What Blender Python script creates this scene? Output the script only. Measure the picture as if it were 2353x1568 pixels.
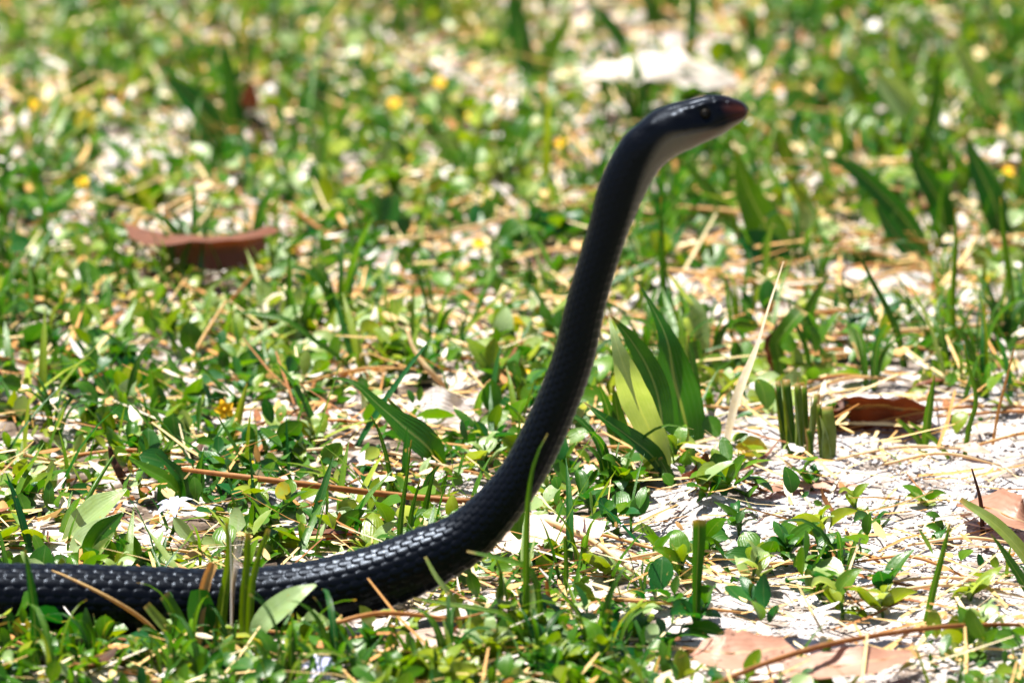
import bpy, math, random
import numpy as np
from mathutils import Vector

random.seed(7)
rng = np.random.default_rng(11)
for o in list(bpy.data.objects):
    bpy.data.objects.remove(o)
S = bpy.context.scene
COL = S.collection
R = math.radians

# ------------------------------------------------------------------ camera
PITCH = R(15.0); DIST = 5.1; WID = 0.38; PXW, PXH = 2352.0, 1568.0
U = WID / PXW
RIGHT = np.array([1.0, 0, 0])
UP = np.array([0, math.sin(PITCH), math.cos(PITCH)])
FWD = np.array([0, math.cos(PITCH), -math.sin(PITCH)])
BPX = (1000.0, 1452.0)                       # photo point where the coil meets the ground
CAM = -((BPX[0]-PXW/2)*U*RIGHT + (PXH/2-BPX[1])*U*UP + DIST*FWD)
cd = bpy.data.cameras.new('camera'); cam = bpy.data.objects.new('camera', cd); COL.objects.link(cam)
cam.location = CAM; cam.rotation_euler = (math.pi/2-PITCH, 0, 0)
cd.sensor_width = 36; cd.lens = 36*DIST/WID; cd.clip_start = 0.1; cd.clip_end = 500
cd.dof.use_dof = True; cd.dof.focus_distance = DIST+0.11; cd.dof.aperture_fstop = cd.lens/38.0
S.camera = cam

# ------------------------------------------------------------------ light
SUN = np.array([-0.30, 0.08, 0.95]); SUN = SUN/np.linalg.norm(SUN)
w = bpy.data.worlds.new('World'); S.world = w; w.use_nodes = True
nt = w.node_tree
sky = nt.nodes.new('ShaderNodeTexSky'); sky.sky_type = 'NISHITA'; sky.sun_disc = False
sky.sun_elevation = math.asin(SUN[2]); sky.sun_rotation = math.atan2(SUN[0], SUN[1])
bg = nt.nodes['Background']; bg.inputs[1].default_value = 0.05
nt.links.new(sky.outputs[0], bg.inputs[0])
sl = bpy.data.lights.new('sun', 'SUN'); sl.energy = 5.0; sl.angle = R(0.53); sl.color = (1, .955, .88)
so = bpy.data.objects.new('sun', sl); COL.objects.link(so)
so.rotation_euler = Vector(SUN).to_track_quat('Z', 'Y').to_euler(); so.location = (0, 1, 3)
S.view_settings.view_transform = 'Standard'; S.view_settings.look = 'None'
S.view_settings.gamma = 1; S.view_settings.exposure = 1.75
S.view_settings.use_curve_mapping = False
S.render.engine = 'CYCLES'

# ------------------------------------------------------------------ pixel -> place
def hgt(x, y):
    return (0.0022*np.sin(x*31+1.3)*np.cos(y*17+.4) + 0.0016*np.sin(x*67+y*41) + 0.001*np.sin(x*140-y*90+2)
            + 0.006*np.sin(x*5+2)*np.sin(y*4+1)*np.clip((y-.12)*3, 0, 1))
def ray(px, py):
    d = (px-PXW/2)*U*RIGHT + (PXH/2-py)*U*UP + DIST*FWD
    return d/np.linalg.norm(d)
def G(px, py, h=0.0):                       # the ground (plus h metres) under a photo point
    d = ray(px, py); z = 0.0
    for _ in range(5):
        t = (z+h-CAM[2])/d[2]; p = CAM+t*d; z = float(hgt(p[0], p[1]))
    return p
def P(px, py, Y):                           # photo point on the upright plane at depth Y
    d = ray(px, py); return CAM + d*((Y-CAM[1])/d[1])
def proj(x, y, z):
    q = np.stack([x-CAM[0], y-CAM[1], z-CAM[2]], -1)
    dep = q@FWD
    return PXW/2 + (q@RIGHT)/dep*DIST/U, PXH/2 - (q@UP)/dep*DIST/U
def unit(v):
    v = np.asarray(v, float); return v/max(1e-9, np.linalg.norm(v))

# ------------------------------------------------------------------ materials
def ramp(nt, stops, fac, interp='LINEAR'):
    r = nt.nodes.new('ShaderNodeValToRGB'); r.color_ramp.interpolation = interp
    e = r.color_ramp.elements
    e[0].position = stops[0][0]; e[0].color = (*stops[0][1], 1)
    e[1].position = stops[-1][0]; e[1].color = (*stops[-1][1], 1)
    for p, c in stops[1:-1]:
        x = e.new(p); x.color = (*c, 1)
    nt.links.new(fac, r.inputs[0]); return r.outputs[0]
def N(nt, t, **k):
    n = nt.nodes.new(t)
    for a, b in k.items(): setattr(n, a, b)
    return n
def math_n(nt, op, a, b=None, clamp=False):
    n = N(nt, 'ShaderNodeMath', operation=op); n.use_clamp = clamp
    for i, v in enumerate((a, b)):
        if v is None: continue
        if isinstance(v, (int, float)): n.inputs[i].default_value = v
        else: nt.links.new(v, n.inputs[i])
    return n.outputs[0]
def mixc(nt, fac, a, b, mode='MIX'):
    n = N(nt, 'ShaderNodeMix', data_type='RGBA', blend_type=mode)
    for i, v in ((0, fac), (6, a), (7, b)):
        if isinstance(v, (int, float)): n.inputs[i].default_value = v
        elif isinstance(v, tuple): n.inputs[i].default_value = (*v, 1)
        else: nt.links.new(v, n.inputs[i])
    return n.outputs[2]

def foliage(name, stops, trans=0.42, tcol=(1.5, 1.3, .35), rough=.36, spec=.5, obj_rand=0.10, tip=None, vein=0.5, mott=0.35, scale=260, spots=None):
    m = bpy.data.materials.new(name); m.use_nodes = True; nt = m.node_tree; nt.nodes.clear()
    out = N(nt, 'ShaderNodeOutputMaterial')
    at = N(nt, 'ShaderNodeAttribute', attribute_name='uvp'); sep = N(nt, 'ShaderNodeSeparateXYZ')
    nt.links.new(at.outputs['Vector'], sep.inputs[0])
    along, across, rnd = sep.outputs
    f = rnd
    if obj_rand:
        oi = N(nt, 'ShaderNodeObjectInfo')
        f = math_n(nt, 'ADD', rnd, math_n(nt, 'MULTIPLY', math_n(nt, 'SUBTRACT', oi.outputs['Random'], .5), obj_rand), True)
    tc = N(nt, 'ShaderNodeTexCoord')
    nz = N(nt, 'ShaderNodeTexNoise'); nz.inputs['Scale'].default_value = scale; nz.inputs['Detail'].default_value = 4
    nt.links.new(tc.outputs['Object'], nz.inputs['Vector'])
    f2 = math_n(nt, 'ADD', f, math_n(nt, 'MULTIPLY', math_n(nt, 'SUBTRACT', nz.outputs[0], .5), mott*.6), True)
    c = ramp(nt, stops, f2)
    # lighter midrib and fine parallel veins
    mid = math_n(nt, 'LESS_THAN', math_n(nt, 'ABSOLUTE', across), .07)
    c = mixc(nt, math_n(nt, 'MULTIPLY', mid, .25*vein), c, (.5, .55, .25))
    if spots:
        vz = N(nt, 'ShaderNodeTexNoise'); vz.inputs['Scale'].default_value = spots[0]; vz.inputs['Detail'].default_value = 6
        nt.links.new(tc.outputs['Object'], vz.inputs['Vector'])
        k = math_n(nt, 'MULTIPLY', math_n(nt, 'SUBTRACT', vz.outputs[0], spots[1]), 14, True)
        c = mixc(nt, k, c, spots[2])
    if tip:
        k = math_n(nt, 'MULTIPLY', math_n(nt, 'SUBTRACT', math_n(nt, 'ADD', along, math_n(nt, 'MULTIPLY', nz.outputs[0], .12)), tip[0]), 12, True)
        c = mixc(nt, k, c, tip[1])
    pr = N(nt, 'ShaderNodeBsdfPrincipled')
    nt.links.new(c, pr.inputs['Base Color'])
    pr.inputs['Roughness'].default_value = rough; pr.inputs['Specular IOR Level'].default_value = spec
    wv = math_n(nt, 'SINE', math_n(nt, 'MULTIPLY', across, 26))
    bh = math_n(nt, 'ADD', math_n(nt, 'MULTIPLY', wv, .25*vein), nz.outputs[0])
    bp = N(nt, 'ShaderNodeBump'); bp.inputs['Strength'].default_value = .5; bp.inputs['Distance'].default_value = .0006
    nt.links.new(bh, bp.inputs['Height']); nt.links.new(bp.outputs[0], pr.inputs['Normal'])
    tr = N(nt, 'ShaderNodeBsdfTranslucent')
    nt.links.new(mixc(nt, 1.0, c, tcol, 'MULTIPLY'), tr.inputs['Color'])
    mx = N(nt, 'ShaderNodeMixShader'); mx.inputs[0].default_value = trans
    nt.links.new(pr.outputs[0], mx.inputs[1]); nt.links.new(tr.outputs[0], mx.inputs[2])
    nt.links.new(mx.outputs[0], out.inputs[0])
    return m
GREEN = [(0, (.004, .078, .010)), (.25, (.021, .095, .002)), (.5, (.058, .155, .002)), (.7, (.145, .205, .002)),
         (.86, (.23, .33, .13)), (.95, (.27, .36, .18)), (1, (.38, .30, .015))]
DRY = [(0, (.035, .014, .007)), (.25, (.16, .055, .02)), (.45, (.40, .19, .055)), (.65, (.52, .37, .15)), (.82, (.62, .53, .33)),
       (1, (.58, .54, .52))]
M = {}
M['leaf'] = foliage('leaf_green', GREEN, vein=.25, spots=(420, .66, (.30, .26, .06)))
M['grass'] = foliage('grass_green', GREEN, trans=.52, tip=(.99, (.35, .22, .08)), vein=1.0)
M['cover'] = foliage('cover_green', GREEN, vein=.25, obj_rand=0, scale=180, spots=(380, .68, (.34, .26, .08)))
M['dry'] = foliage('dry_plant', DRY, trans=.35, tcol=(1.3, .9, .5), rough=.6, spec=.3, vein=.6, obj_rand=.12)
M['litter'] = foliage('dry_litter', DRY, trans=.15, tcol=(1.2, .9, .5), rough=.7, spec=.25, obj_rand=0, vein=.3)
M['brown'] = foliage('brown_dead_leaf', [(0, (.05, .016, .006)), (.5, (.17, .06, .022)), (.75, (.34, .19, .13)), (1, (.52, .40, .33))], trans=.22,
                     tcol=(1.6, .8, .3), rough=.5, spec=.45, vein=.6, obj_rand=.06, scale=150, spots=(260, .64, (.07, .03, .015)))
M['petal'] = foliage('petal_white', [(0, (.50, .50, .74)), (1, (.64, .64, .80))], trans=.35, tcol=(1, 1, 1.1), rough=.6, spec=.3, vein=.3, obj_rand=0, mott=.2)
M['yellow'] = foliage('petal_yellow', [(0, (.72, .38, .0)), (1, (.80, .55, .01))], trans=.3, tcol=(1, .9, .3), rough=.6, spec=.3, vein=.1, obj_rand=.3, mott=.2)

def ground_mat():
    m = bpy.data.materials.new('sandy_soil'); m.use_nodes = True; nt = m.node_tree
    pr = nt.nodes['Principled BSDF']; tc = N(nt, 'ShaderNodeTexCoord')
    a = N(nt, 'ShaderNodeTexNoise'); a.inputs['Scale'].default_value = 60; a.inputs['Detail'].default_value = 8
    b = N(nt, 'ShaderNodeTexNoise'); b.inputs['Scale'].default_value = 900; b.inputs['Detail'].default_value = 3
    for n in (a, b): nt.links.new(tc.outputs['Object'], n.inputs['Vector'])
    c = ramp(nt, [(.28, (.14, .10, .075)), (.42, (.28, .24, .21)), (.54, (.42, .39, .38)), (.75, (.52, .50, .51))], a.outputs[0])
    at = N(nt, 'ShaderNodeAttribute', attribute_name='uvp'); sep = N(nt, 'ShaderNodeSeparateXYZ'); nt.links.new(at.outputs['Vector'], sep.inputs[0])
    hum = ramp(nt, [(.33, (.035, .024, .016)), (.46, (.13, .095, .07)), (.53, (.44, .39, .36)), (.7, (.58, .53, .51))], a.outputs[0])
    c = mixc(nt, math_n(nt, 'MULTIPLY', math_n(nt, 'SUBTRACT', sep.outputs[2], .12), 2.6, True), hum, c)
    c = mixc(nt, .55, c, ramp(nt, [(.3, (.25, .22, .2)), (.6, (1, 1, 1))], b.outputs[0]), 'MULTIPLY')
    nt.links.new(c, pr.inputs['Base Color']); pr.inputs['Roughness'].default_value = .9
    pr.inputs['Specular IOR Level'].default_value = .2
    bp = N(nt, 'ShaderNodeBump'); bp.inputs['Strength'].default_value = .8; bp.inputs['Distance'].default_value = .0012
    nt.links.new(b.outputs[0], bp.inputs['Height']); nt.links.new(bp.outputs[0], pr.inputs['Normal'])
    return m
M['ground'] = ground_mat()
def crumb_mat():
    m = bpy.data.materials.new('pale_sand_crumb'); m.use_nodes = True; nt = m.node_tree
    pr = nt.nodes['Principled BSDF']
    at = N(nt, 'ShaderNodeAttribute', attribute_name='uvp'); sep = N(nt, 'ShaderNodeSeparateXYZ')
    nt.links.new(at.outputs['Vector'], sep.inputs[0])
    nt.links.new(ramp(nt, [(0, (.06, .045, .035)), (.15, (.22, .17, .13)), (.35, (.42, .39, .38)), (1, (.56, .55, .57))], sep.outputs[2]), pr.inputs['Base Color'])
    pr.inputs['Roughness'].default_value = .85; pr.inputs['Specular IOR Level'].default_value = .25
    return m
M['crumb'] = crumb_mat()

# ------------------------------------------------------------------ mesh helpers
def mesh_from(name, V, F, uvp=None, smooth=True):
    me = bpy.data.meshes.new(name)
    V = np.ascontiguousarray(V, np.float32).reshape(-1, 3); F = np.ascontiguousarray(F, np.int32)
    k = F.shape[1]
    me.vertices.add(len(V)); me.vertices.foreach_set('co', V.ravel())
    me.loops.add(F.size); me.loops.foreach_set('vertex_index', F.ravel())
    me.polygons.add(len(F)); me.polygons.foreach_set('loop_start', np.arange(0, F.size, k, dtype=np.int32))
    me.update(calc_edges=True)
    if smooth: me.polygons.foreach_set('use_smooth', np.ones(len(F), bool))
    if uvp is not None:
        a = me.attributes.new('uvp', 'FLOAT_VECTOR', 'POINT'); a.data.foreach_set('vector', np.ascontiguousarray(uvp, np.float32).ravel())
    return me
def obj(name, me, mat, parent=None, **props):
    o = bpy.data.objects.new(name, me); COL.objects.link(o)
    if me is not None and mat is not None and not len(me.materials): me.materials.append(mat)
    if parent is not None: o.parent = parent
    for k, v in props.items(): o[k] = v
    return o
def tag(o, label, cat, group=None):
    o['label'] = label; o['category'] = cat
    if group: o['group'] = group
    return o
def empty(name, loc, label, cat, group=None):
    o = bpy.data.objects.new(name, None); COL.objects.link(o); o.location = loc
    o.empty_display_size = .01
    return tag(o, label, cat, group)

def spline(pts, n):
    pts = np.asarray(pts, float)
    if len(pts) == 2: return pts[0]+(pts[1]-pts[0])*np.linspace(0, 1, n)[:, None]
    seg = np.linalg.norm(np.diff(pts[:, :3], axis=0), axis=1); t = np.concatenate([[0], np.cumsum(seg)])
    tt = np.linspace(0, t[-1], n); out = np.empty((n, pts.shape[1]))
    m = np.zeros_like(pts)
    m[1:-1] = (pts[2:]-pts[:-2])/(t[2:]-t[:-2])[:, None]
    m[0] = (pts[1]-pts[0])/(t[1]-t[0]); m[-1] = (pts[-1]-pts[-2])/(t[-1]-t[-2])
    i = np.clip(np.searchsorted(t, tt, side='right')-1, 0, len(t)-2); h = (t[i+1]-t[i]); s = ((tt-t[i])/h)[:, None]; h = h[:, None]
    return (2*s**3-3*s**2+1)*pts[i]+(s**3-2*s**2+s)*h*m[i]+(-2*s**3+3*s**2)*pts[i+1]+(s**3-s**2)*h*m[i+1]

def ribbon(path, width, nrm=(0, -.8, .6), n=14, na=5, cup=.25, rnd=.4, twist=0., rag=0., vee=False, wrinkle=0.):
    """a leaf or blade: path points (base first), full widths in metres along it, surface normal; cup bends the edges towards the normal"""
    p = spline(path, n); u = np.linspace(0, 1, n)
    wd = np.interp(u, np.linspace(0, 1, len(width)), width) if len(width) != n else np.asarray(width)
    if len(width) > 3:
        k = np.array([.25, .5, .25]); e = np.concatenate([[wd[0]], wd, [wd[-1]]]); wd = np.convolve(e, k, 'valid'); wd[-1] = width[-1]
    tan = np.gradient(p, axis=0); tan /= np.maximum(1e-9, np.linalg.norm(tan, axis=1))[:, None]
    nn = np.tile(unit(nrm), (n, 1)); nn = nn-(nn*tan).sum(1)[:, None]*tan
    nn /= np.maximum(1e-6, np.linalg.norm(nn, axis=1))[:, None]
    sd = np.cross(tan, nn)
    if twist:
        a = (twist*u)[:, None]; nn, sd = nn*np.cos(a)+sd*np.sin(a), sd*np.cos(a)-nn*np.sin(a)
    v = np.linspace(-1, 1, na)
    jag = 1+rag*(rng.random((n, na))-.5) if rag else np.ones((n, na))
    hw = wd[:, None]/2*v[None]*jag
    off = cup*wd[:, None]*((np.abs(v) if vee else v**2)[None])
    if wrinkle: off = off+wrinkle*wd[:, None]*(np.sin(u*23+rnd*9)[:, None]*np.cos(v*3+rnd*5)[None]*.5+(rng.random((n, na))-.5)*.6)
    V = p[:, None]+sd[:, None]*hw[..., None]+nn[:, None]*off[..., None]
    idx = np.arange(n*na).reshape(n, na)
    F = np.stack([idx[:-1, :-1], idx[:-1, 1:], idx[1:, 1:], idx[1:, :-1]], -1).reshape(-1, 4)
    uvp = np.stack(np.broadcast_arrays(u[:, None], v[None], np.full((n, na), rnd)), -1)
    return V.reshape(-1, 3), F, uvp.reshape(-1, 3)
def tube(path, rad, n=14, ns=6, rnd=.4, flat=1.0):
    p = spline(path, n); u = np.linspace(0, 1, n); r = np.interp(u, np.linspace(0, 1, len(rad)), rad)
    tan = np.gradient(p, axis=0); tan /= np.maximum(1e-9, np.linalg.norm(tan, axis=1))[:, None]
    ref = np.array([.13, 1, .21]); a = np.cross(tan, ref); a /= np.linalg.norm(a, axis=1)[:, None]; b = np.cross(tan, a)
    th = np.linspace(0, 2*math.pi, ns, endpoint=False)
    V = p[:, None]+r[:, None, None]*(a[:, None]*np.cos(th)[None, :, None]+flat*b[:, None]*np.sin(th)[None, :, None])
    V = V.reshape(-1, 3); V = np.vstack([V, p[0], p[-1]])
    F = []
    for i in range(n-1):
        for j in range(ns):
            k = (j+1) % ns; F.append((i*ns+j, i*ns+k, (i+1)*ns+k, (i+1)*ns+j))
    c0, c1 = n*ns, n*ns+1
    for j in range(ns):
        k = (j+1) % ns; F.append((c0, k, j, c0)); F.append((c1, (n-1)*ns+j, (n-1)*ns+k, c1))
    F4 = np.array([f for f in F if f[0] != f[3]], int); T = np.array([f[:3] for f in F if f[0] == f[3]], int)
    uvp = np.zeros((len(V), 3)); uvp[:n*ns, 0] = np.repeat(u, ns); uvp[:n*ns, 1] = .5; uvp[:, 2] = rnd; uvp[-1, 0] = 1
    return V, F4, uvp, T
def mesh_tube(name, *a, **k):
    V, F4, uvp, T = tube(*a, **k)
    me = bpy.data.meshes.new(name); me.from_pydata(V.tolist(), [], F4.tolist()+T.tolist()); me.update()
    for p in me.polygons: p.use_smooth = True
    at = me.attributes.new('uvp', 'FLOAT_VECTOR', 'POINT'); at.data.foreach_set('vector', np.asarray(uvp, np.float32).ravel())
    return me
def rb(name, mat, loc=(0, 0, 0), parent=None, **k):
    V, F, q = ribbon(**k); return obj(name, mesh_from(name, V-np.asarray(loc), F, q), M[mat], parent)

# ------------------------------------------------------------------ ground: one sheet to the horizon, fine where it is near
def axis(lo, hi, step, far):
    a = list(np.arange(lo, hi, step)); s = step; x = hi
    while x < far: s *= 1.35; x += s; a.append(x)
    s = step; x = lo
    while x > -far: s *= 1.35; x -= s; a.insert(0, x)
    return np.array(a)
# ------------------------------------------------------------------ snake
PAIRS = [  # photo points of back edge and belly edge, half width (m), angle from the back where dark skin ends, scale relief
 (-260, 1292, -260, 1440, .0122, 180, 1), (-60, 1300, -60, 1449, .0122, 180, 1), (150, 1302, 150, 1452, .0122, 180, 1), (350, 1308, 350, 1452, .0119, 180, 1), (520, 1313, 522, 1452, .0115, 180, 1),
 (650, 1303, 664, 1442, .0113, 180, 1), (760, 1283, 794, 1418, .0110, 180, 1), (860, 1256, 912, 1384, .0108, 180, 1), (945, 1224, 1016, 1338, .0105, 180, 1), (1041, 1183, 1122, 1266, .0094, 180, 1),
 (1145, 1082, 1231, 1130, .0082, 176, .9), (1210, 966, 1298, 1002, .0079, 168, .8), (1270, 820, 1359, 843, .0077, 160, .7), (1307, 674, 1393, 694, .0074, 152, .6), (1352, 520, 1440, 540, .0073, 140, .5),
 (1375, 428, 1474, 460, .0072, 124, .45), (1400, 370, 1508, 398, .0074, 111, .4), (1433, 315, 1535, 369, .0080, 99, .35), (1467, 284, 1568, 349, .0086, 84, .25), (1500, 257, 1590, 340, .0090, 82, .12),
 (1540, 240, 1613, 329, .0087, 93, .03), (1580, 230, 1640, 317, .0078, 104, 0), (1624, 219, 1664, 305, .0067, 119, 0), (1658, 220, 1684, 291, .0057, 122, 0), (1684, 227, 1701, 280, .0048, 120, 0), (1703, 234, 1711, 272, .0038, 116, 0), (1713, 242, 1716, 264, .0023, 112, 0), (1718.5, 251, 1718.5, 256, .0005, 112, 0)]
def build_snake():
    D = []
    for dx, dy, vx, vy, wd, tb, sc in PAIRS:
        d = P(dx, dy, 0.); v = P(vx, vy, 0.)
        D.append([*((d+v)/2), *((d-v)/2), wd, tb, sc])
    # the rest of the body, out of the frame to the left: winds away through the grass and tapers to the tail
    first = np.array(D[0]); pre = []
    x0, z0 = first[0], first[2]
    zz = .0122
    for k, (dx, dy, r) in enumerate([(.07, .012, .0124), (.14, .05, .0124), (.20, .11, .0122), (.28, .14, .0118), (.37, .12, .0108), (.46, .15, .009), (.54, .22, .007), (.62, .25, .005), (.70, .23, .003), (.76, .22, .0008)]):
        x, y = x0-dx, dy; pre.append([x, y, float(hgt(x, y))+max(r*.96, .001), 0, 0, r, r, 180, 1])
    D = np.array(pre[::-1]+[list(q) for q in D])
    n = 1500
    C = spline(D, 4000)
    # denser rings in view
    c = C[:, :3]; inv = c[:, 0] > first[0]-.01
    seg = np.linalg.norm(np.diff(c, axis=0), axis=1); arc = np.concatenate([[0], np.cumsum(seg)])
    a0 = arc[np.argmax(inv)]; L = arc[-1]
    s = np.concatenate([np.arange(0, a0, .0012), np.arange(a0, L-.012, .00038), np.linspace(L-.012, L, 60)])
    Cs = np.stack([np.interp(s, arc, C[:, k]) for k in range(9)], 1)
    c, h, wd, tb, sc = Cs[:, :3], Cs[:, 3:6], Cs[:, 6], Cs[:, 7], Cs[:, 8]
    tan = np.gradient(c, axis=0); tan /= np.linalg.norm(tan, axis=1)[:, None]
    hh = np.linalg.norm(h, axis=1)
    side = np.cross(h, tan); side /= np.maximum(1e-9, np.linalg.norm(side, axis=1))[:, None]
    nth = 200
    th = np.linspace(-math.pi, math.pi, nth, endpoint=False)
    ct, st = np.cos(th), np.sin(th)
    V = c[:, None]+h[:, None]*ct[None, :, None]+side[:, None]*(wd[:, None]*st[None])[..., None]
    Nn = h[:, None]/np.maximum(hh, 1e-9)[:, None, None]*ct[None, :, None]+side[:, None]*st[None, :, None]
    # scales: 17 rows of overlapping pointed plates over the back and sides, broad plates across the belly
    deg = np.degrees(th); rows = 17; span = 264.; rw = span/rows
    Ls = .0060*np.clip(wd/.0122, .55, 1.2)
    phase = np.concatenate([[0], np.cumsum(np.diff(s)/Ls[1:])])           # scale count along the body, head = high
    H = np.zeros((len(s), nth))
    r0 = (deg+span/2)/rw-.5
    for dr in (-1, 0, 1, 2):
        i = np.floor(r0)+dr; dv = (r0-i)
        ok = (i >= 0) & (i < rows)
        for dj in (-1, 0, 1):
            off = (np.mod(i, 2)*.5)[None]
            j = np.floor(phase[:, None]-off)+dj
            ds = phase[:, None]-off-j-.5                                  # + towards the head
            t = .5-ds/1.45                                                  # 0 front, 1 rear tip
            half = 1.0*np.sin(np.clip(t, 0, 1)*math.pi)**.62
            q = np.abs(dv)[None]/np.maximum(half*.92, 1e-3)
            body = np.clip(1-q**5, 0, 1)*(t > 0)*(t < 1)
            edge = np.clip((1-t)*7, 0, 1)
            hgt_ = body*edge*(.42+.58*t)*(1-.75*dv[None]**2-.3*(t-.5)**2)
            H = np.maximum(H, np.where(ok[None], hgt_, 0))
    bel = np.clip((np.abs(deg)-span/2+4)/6, 0, 1)[None]
    fr = np.mod(phase[:, None]*1.0, 1)
    Hb = (1-fr)*np.clip(fr*9, 0, 1)*.55+.15
    H = H*(1-bel)+Hb*bel
    amp = .00125*sc*np.clip(wd/.0122, .2, 1)
    disp = H*amp[:, None]
    # head: brow ridge, temple plates, lip groove, eye hollow
    xh = proj(c[:, 0], c[:, 1], c[:, 2])[0]
    head = np.clip((xh-1500)/60, 0, 1)
    A = np.abs(deg)[None]
    def bump(x, a, sx, sa, am): return am*np.exp(-((xh[:, None]-x)/sx)**2-((A-a)/sa)**2)
    disp = disp+bump(1630, 44, 17, 9, .0011)+bump(1602, 40, 9, 12, .0006)+bump(1660, 40, 8, 9, .0005)+bump(1682, 42, 6, 9, .0004)+bump(1575, 50, 14, 14, .0006)+bump(1530, 40, 10, 12, .0005)-bump(1628, 72, 14, 17, .0010)-bump(1672, 52, 12, 14, .00035)
    disp = disp+bump(1560, 75, 30, 30, .0006)+bump(1690, 40, 10, 20, .0002)
    lip = np.interp(xh, [1480, 1560, 1620, 1700, 1717], [86, 92, 108, 112, 110])[:, None]
    disp = disp-.00035*head[:, None]*np.exp(-((A-lip)/3.2)**2)
    for xp in (1545, 1568, 1590, 1612, 1640, 1662, 1684):                 # seams between the lip plates
        disp = disp-.00012*np.exp(-((xh[:, None]-xp)/1.6)**2)*np.clip(1-np.abs(A-lip)/26, 0, 1)*head[:, None]
    for xp, a0_, a1_ in ((1600, 0, 40), (1652, 0, 48), (1678, 0, 50)):      # seams between the crown plates
        disp = disp-.00012*np.exp(-((xh[:, None]-xp)/1.5)**2)*(A < a1_)
    disp = disp-.00012*np.exp(-((A-24)/2.)**2)*np.clip((xh[:, None]-1560)/10, 0, 1)*(xh[:, None] < 1668)
    V = V+Nn*disp[..., None]
    # flatten slightly where it lies on the soil
    V = V.reshape(len(s), nth, 3)
    # colours that belong to the skin
    nzs = rng.normal(0, 1, (len(s), nth)); 
    k = np.clip((A-tb[:, None])/20+.3+nzs*.05, 0, 1)
    black = np.array([.0007, .0007, .0010]); chin = np.array([.115, .095, .07]); grey = np.array([.055, .052, .05])
    pale = np.where((xh[:, None] > 1380)[..., None], chin, grey)*np.ones((len(s), nth, 1))
    pf = np.clip((xh-1300)/220, 0, 1)[:, None, None]; pale = grey*(1-pf)+chin*pf
    warm = np.exp(-((xh[:, None]-1605)/45)**2-((A-128)/16)**2)[..., None]*.55
    pale = pale*(1-warm)+np.array([.10, .05, .03])*warm
    col = black*(1-k[..., None])+pale*k[..., None]
    sn = (np.clip((xh-1660)/45, 0, 1)[:, None]*np.clip((A-35)/40, .12, 1)*(1-k))[..., None]
    col = col*(1-sn)+np.array([.055, .014, .008])*sn
    idx = np.arange(len(s)*nth).reshape(len(s), nth); nx = np.roll(idx, -1, 1)
    F = np.stack([idx[:-1], nx[:-1], nx[1:], idx[1:]], -1).reshape(-1, 4)
    root = empty('snake', (0, 0, 0), 'glossy black snake rearing its head high above the weeds', 'snake')
    me = mesh_from('body', V, F)
    ca = me.color_attributes.new('skin', 'FLOAT_COLOR', 'POINT')
    ca.data.foreach_set('color', np.concatenate([col, np.ones((len(s), nth, 1))], -1).astype(np.float32).ravel())
    m = bpy.data.materials.new('snake_skin'); m.use_nodes = True; nt = m.node_tree; pr = nt.nodes['Principled BSDF']
    at = N(nt, 'ShaderNodeAttribute', attribute_name='skin'); nt.links.new(at.outputs['Color'], pr.inputs['Base Color'])
    tc = N(nt, 'ShaderNodeTexCoord'); nz = N(nt, 'ShaderNodeTexNoise'); nz.inputs['Scale'].default_value = 1500; nz.inputs['Detail'].default_value = 3
    nt.links.new(tc.outputs['Object'], nz.inputs['Vector'])
    nt.links.new(ramp(nt, [(.3, (.27,)*3), (.75, (.42,)*3)], nz.outputs[0]), pr.inputs['Roughness'])
    pr.inputs['Specular IOR Level'].default_value = .15; pr.inputs['Specular Tint'].default_value = (.62, .76, 1, 1)  # blue of the sky's sheen is put into the highlight tint
    bp = N(nt, 'ShaderNodeBump'); bp.inputs['Strength'].default_value = .25; bp.inputs['Distance'].default_value = .0002
    nt.links.new(nz.outputs[0], bp.inputs['Height']); nt.links.new(bp.outputs[0], pr.inputs['Normal'])
    obj('body', me, m, root, label='smooth black scaly body with a pale grey chin and brown snout tip')
    # eyes: a dark ball set in the hollow under the brow, with a brown iris ring
    i = int(np.argmin(np.abs(xh-1628)))
    me_ = bpy.data.materials.new('eye_dark'); me_.use_nodes = True; p2 = me_.node_tree.nodes['Principled BSDF']
    p2.inputs['Base Color'].default_value = (.006, .005, .004, 1); p2.inputs['Roughness'].default_value = .25; p2.inputs['Specular IOR Level'].default_value = .12
    mi = bpy.data.materials.new('iris_brown'); mi.use_nodes = True; p3 = mi.node_tree.nodes['Principled BSDF']
    p3.inputs['Base Color'].default_value = (.004, .003, .002, 1); p3.inputs['Roughness'].default_value = .5; p3.inputs['Specular IOR Level'].default_value = .04
    for sg in (-1, 1):
        a = math.radians(70)*sg
        ctr = c[i]+h[i]*math.cos(a)+side[i]*wd[i]*math.sin(a)
        nr = unit(h[i]/hh[i]*math.cos(a)*.6+side[i]*math.sin(a))
        ctr = ctr-nr*.0020
        rr = .0024; vs, fs = [], []
        nu, nv = 20, 12
        t1 = unit(np.cross(nr, [0, 0, 1])); t2 = np.cross(nr, t1)
        for b in range(nv+1):
            ph = math.pi*b/nv
            for q in range(nu):
                aa = 2*math.pi*q/nu
                vs.append(ctr+rr*(nr*math.cos(ph)+(t1*math.cos(aa)+t2*math.sin(aa))*math.sin(ph)))
        for b in range(nv):
            for q in range(nu):
                fs.append((b*nu+q, b*nu+(q+1) % nu, (b+1)*nu+(q+1) % nu, (b+1)*nu+q))
        e = obj('eye', mesh_from('eye', np.array(vs), np.array(fs)), me_, root)
        vs, fs = [], []
        for ring, (rad, dz) in enumerate(((.00205, .00135), (.0016, .0019), (.00118, .00222))):
            for q in range(nu):
                aa = 2*math.pi*q/nu; vs.append(ctr+nr*dz+(t1*math.cos(aa)+t2*math.sin(aa))*rad)
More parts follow.
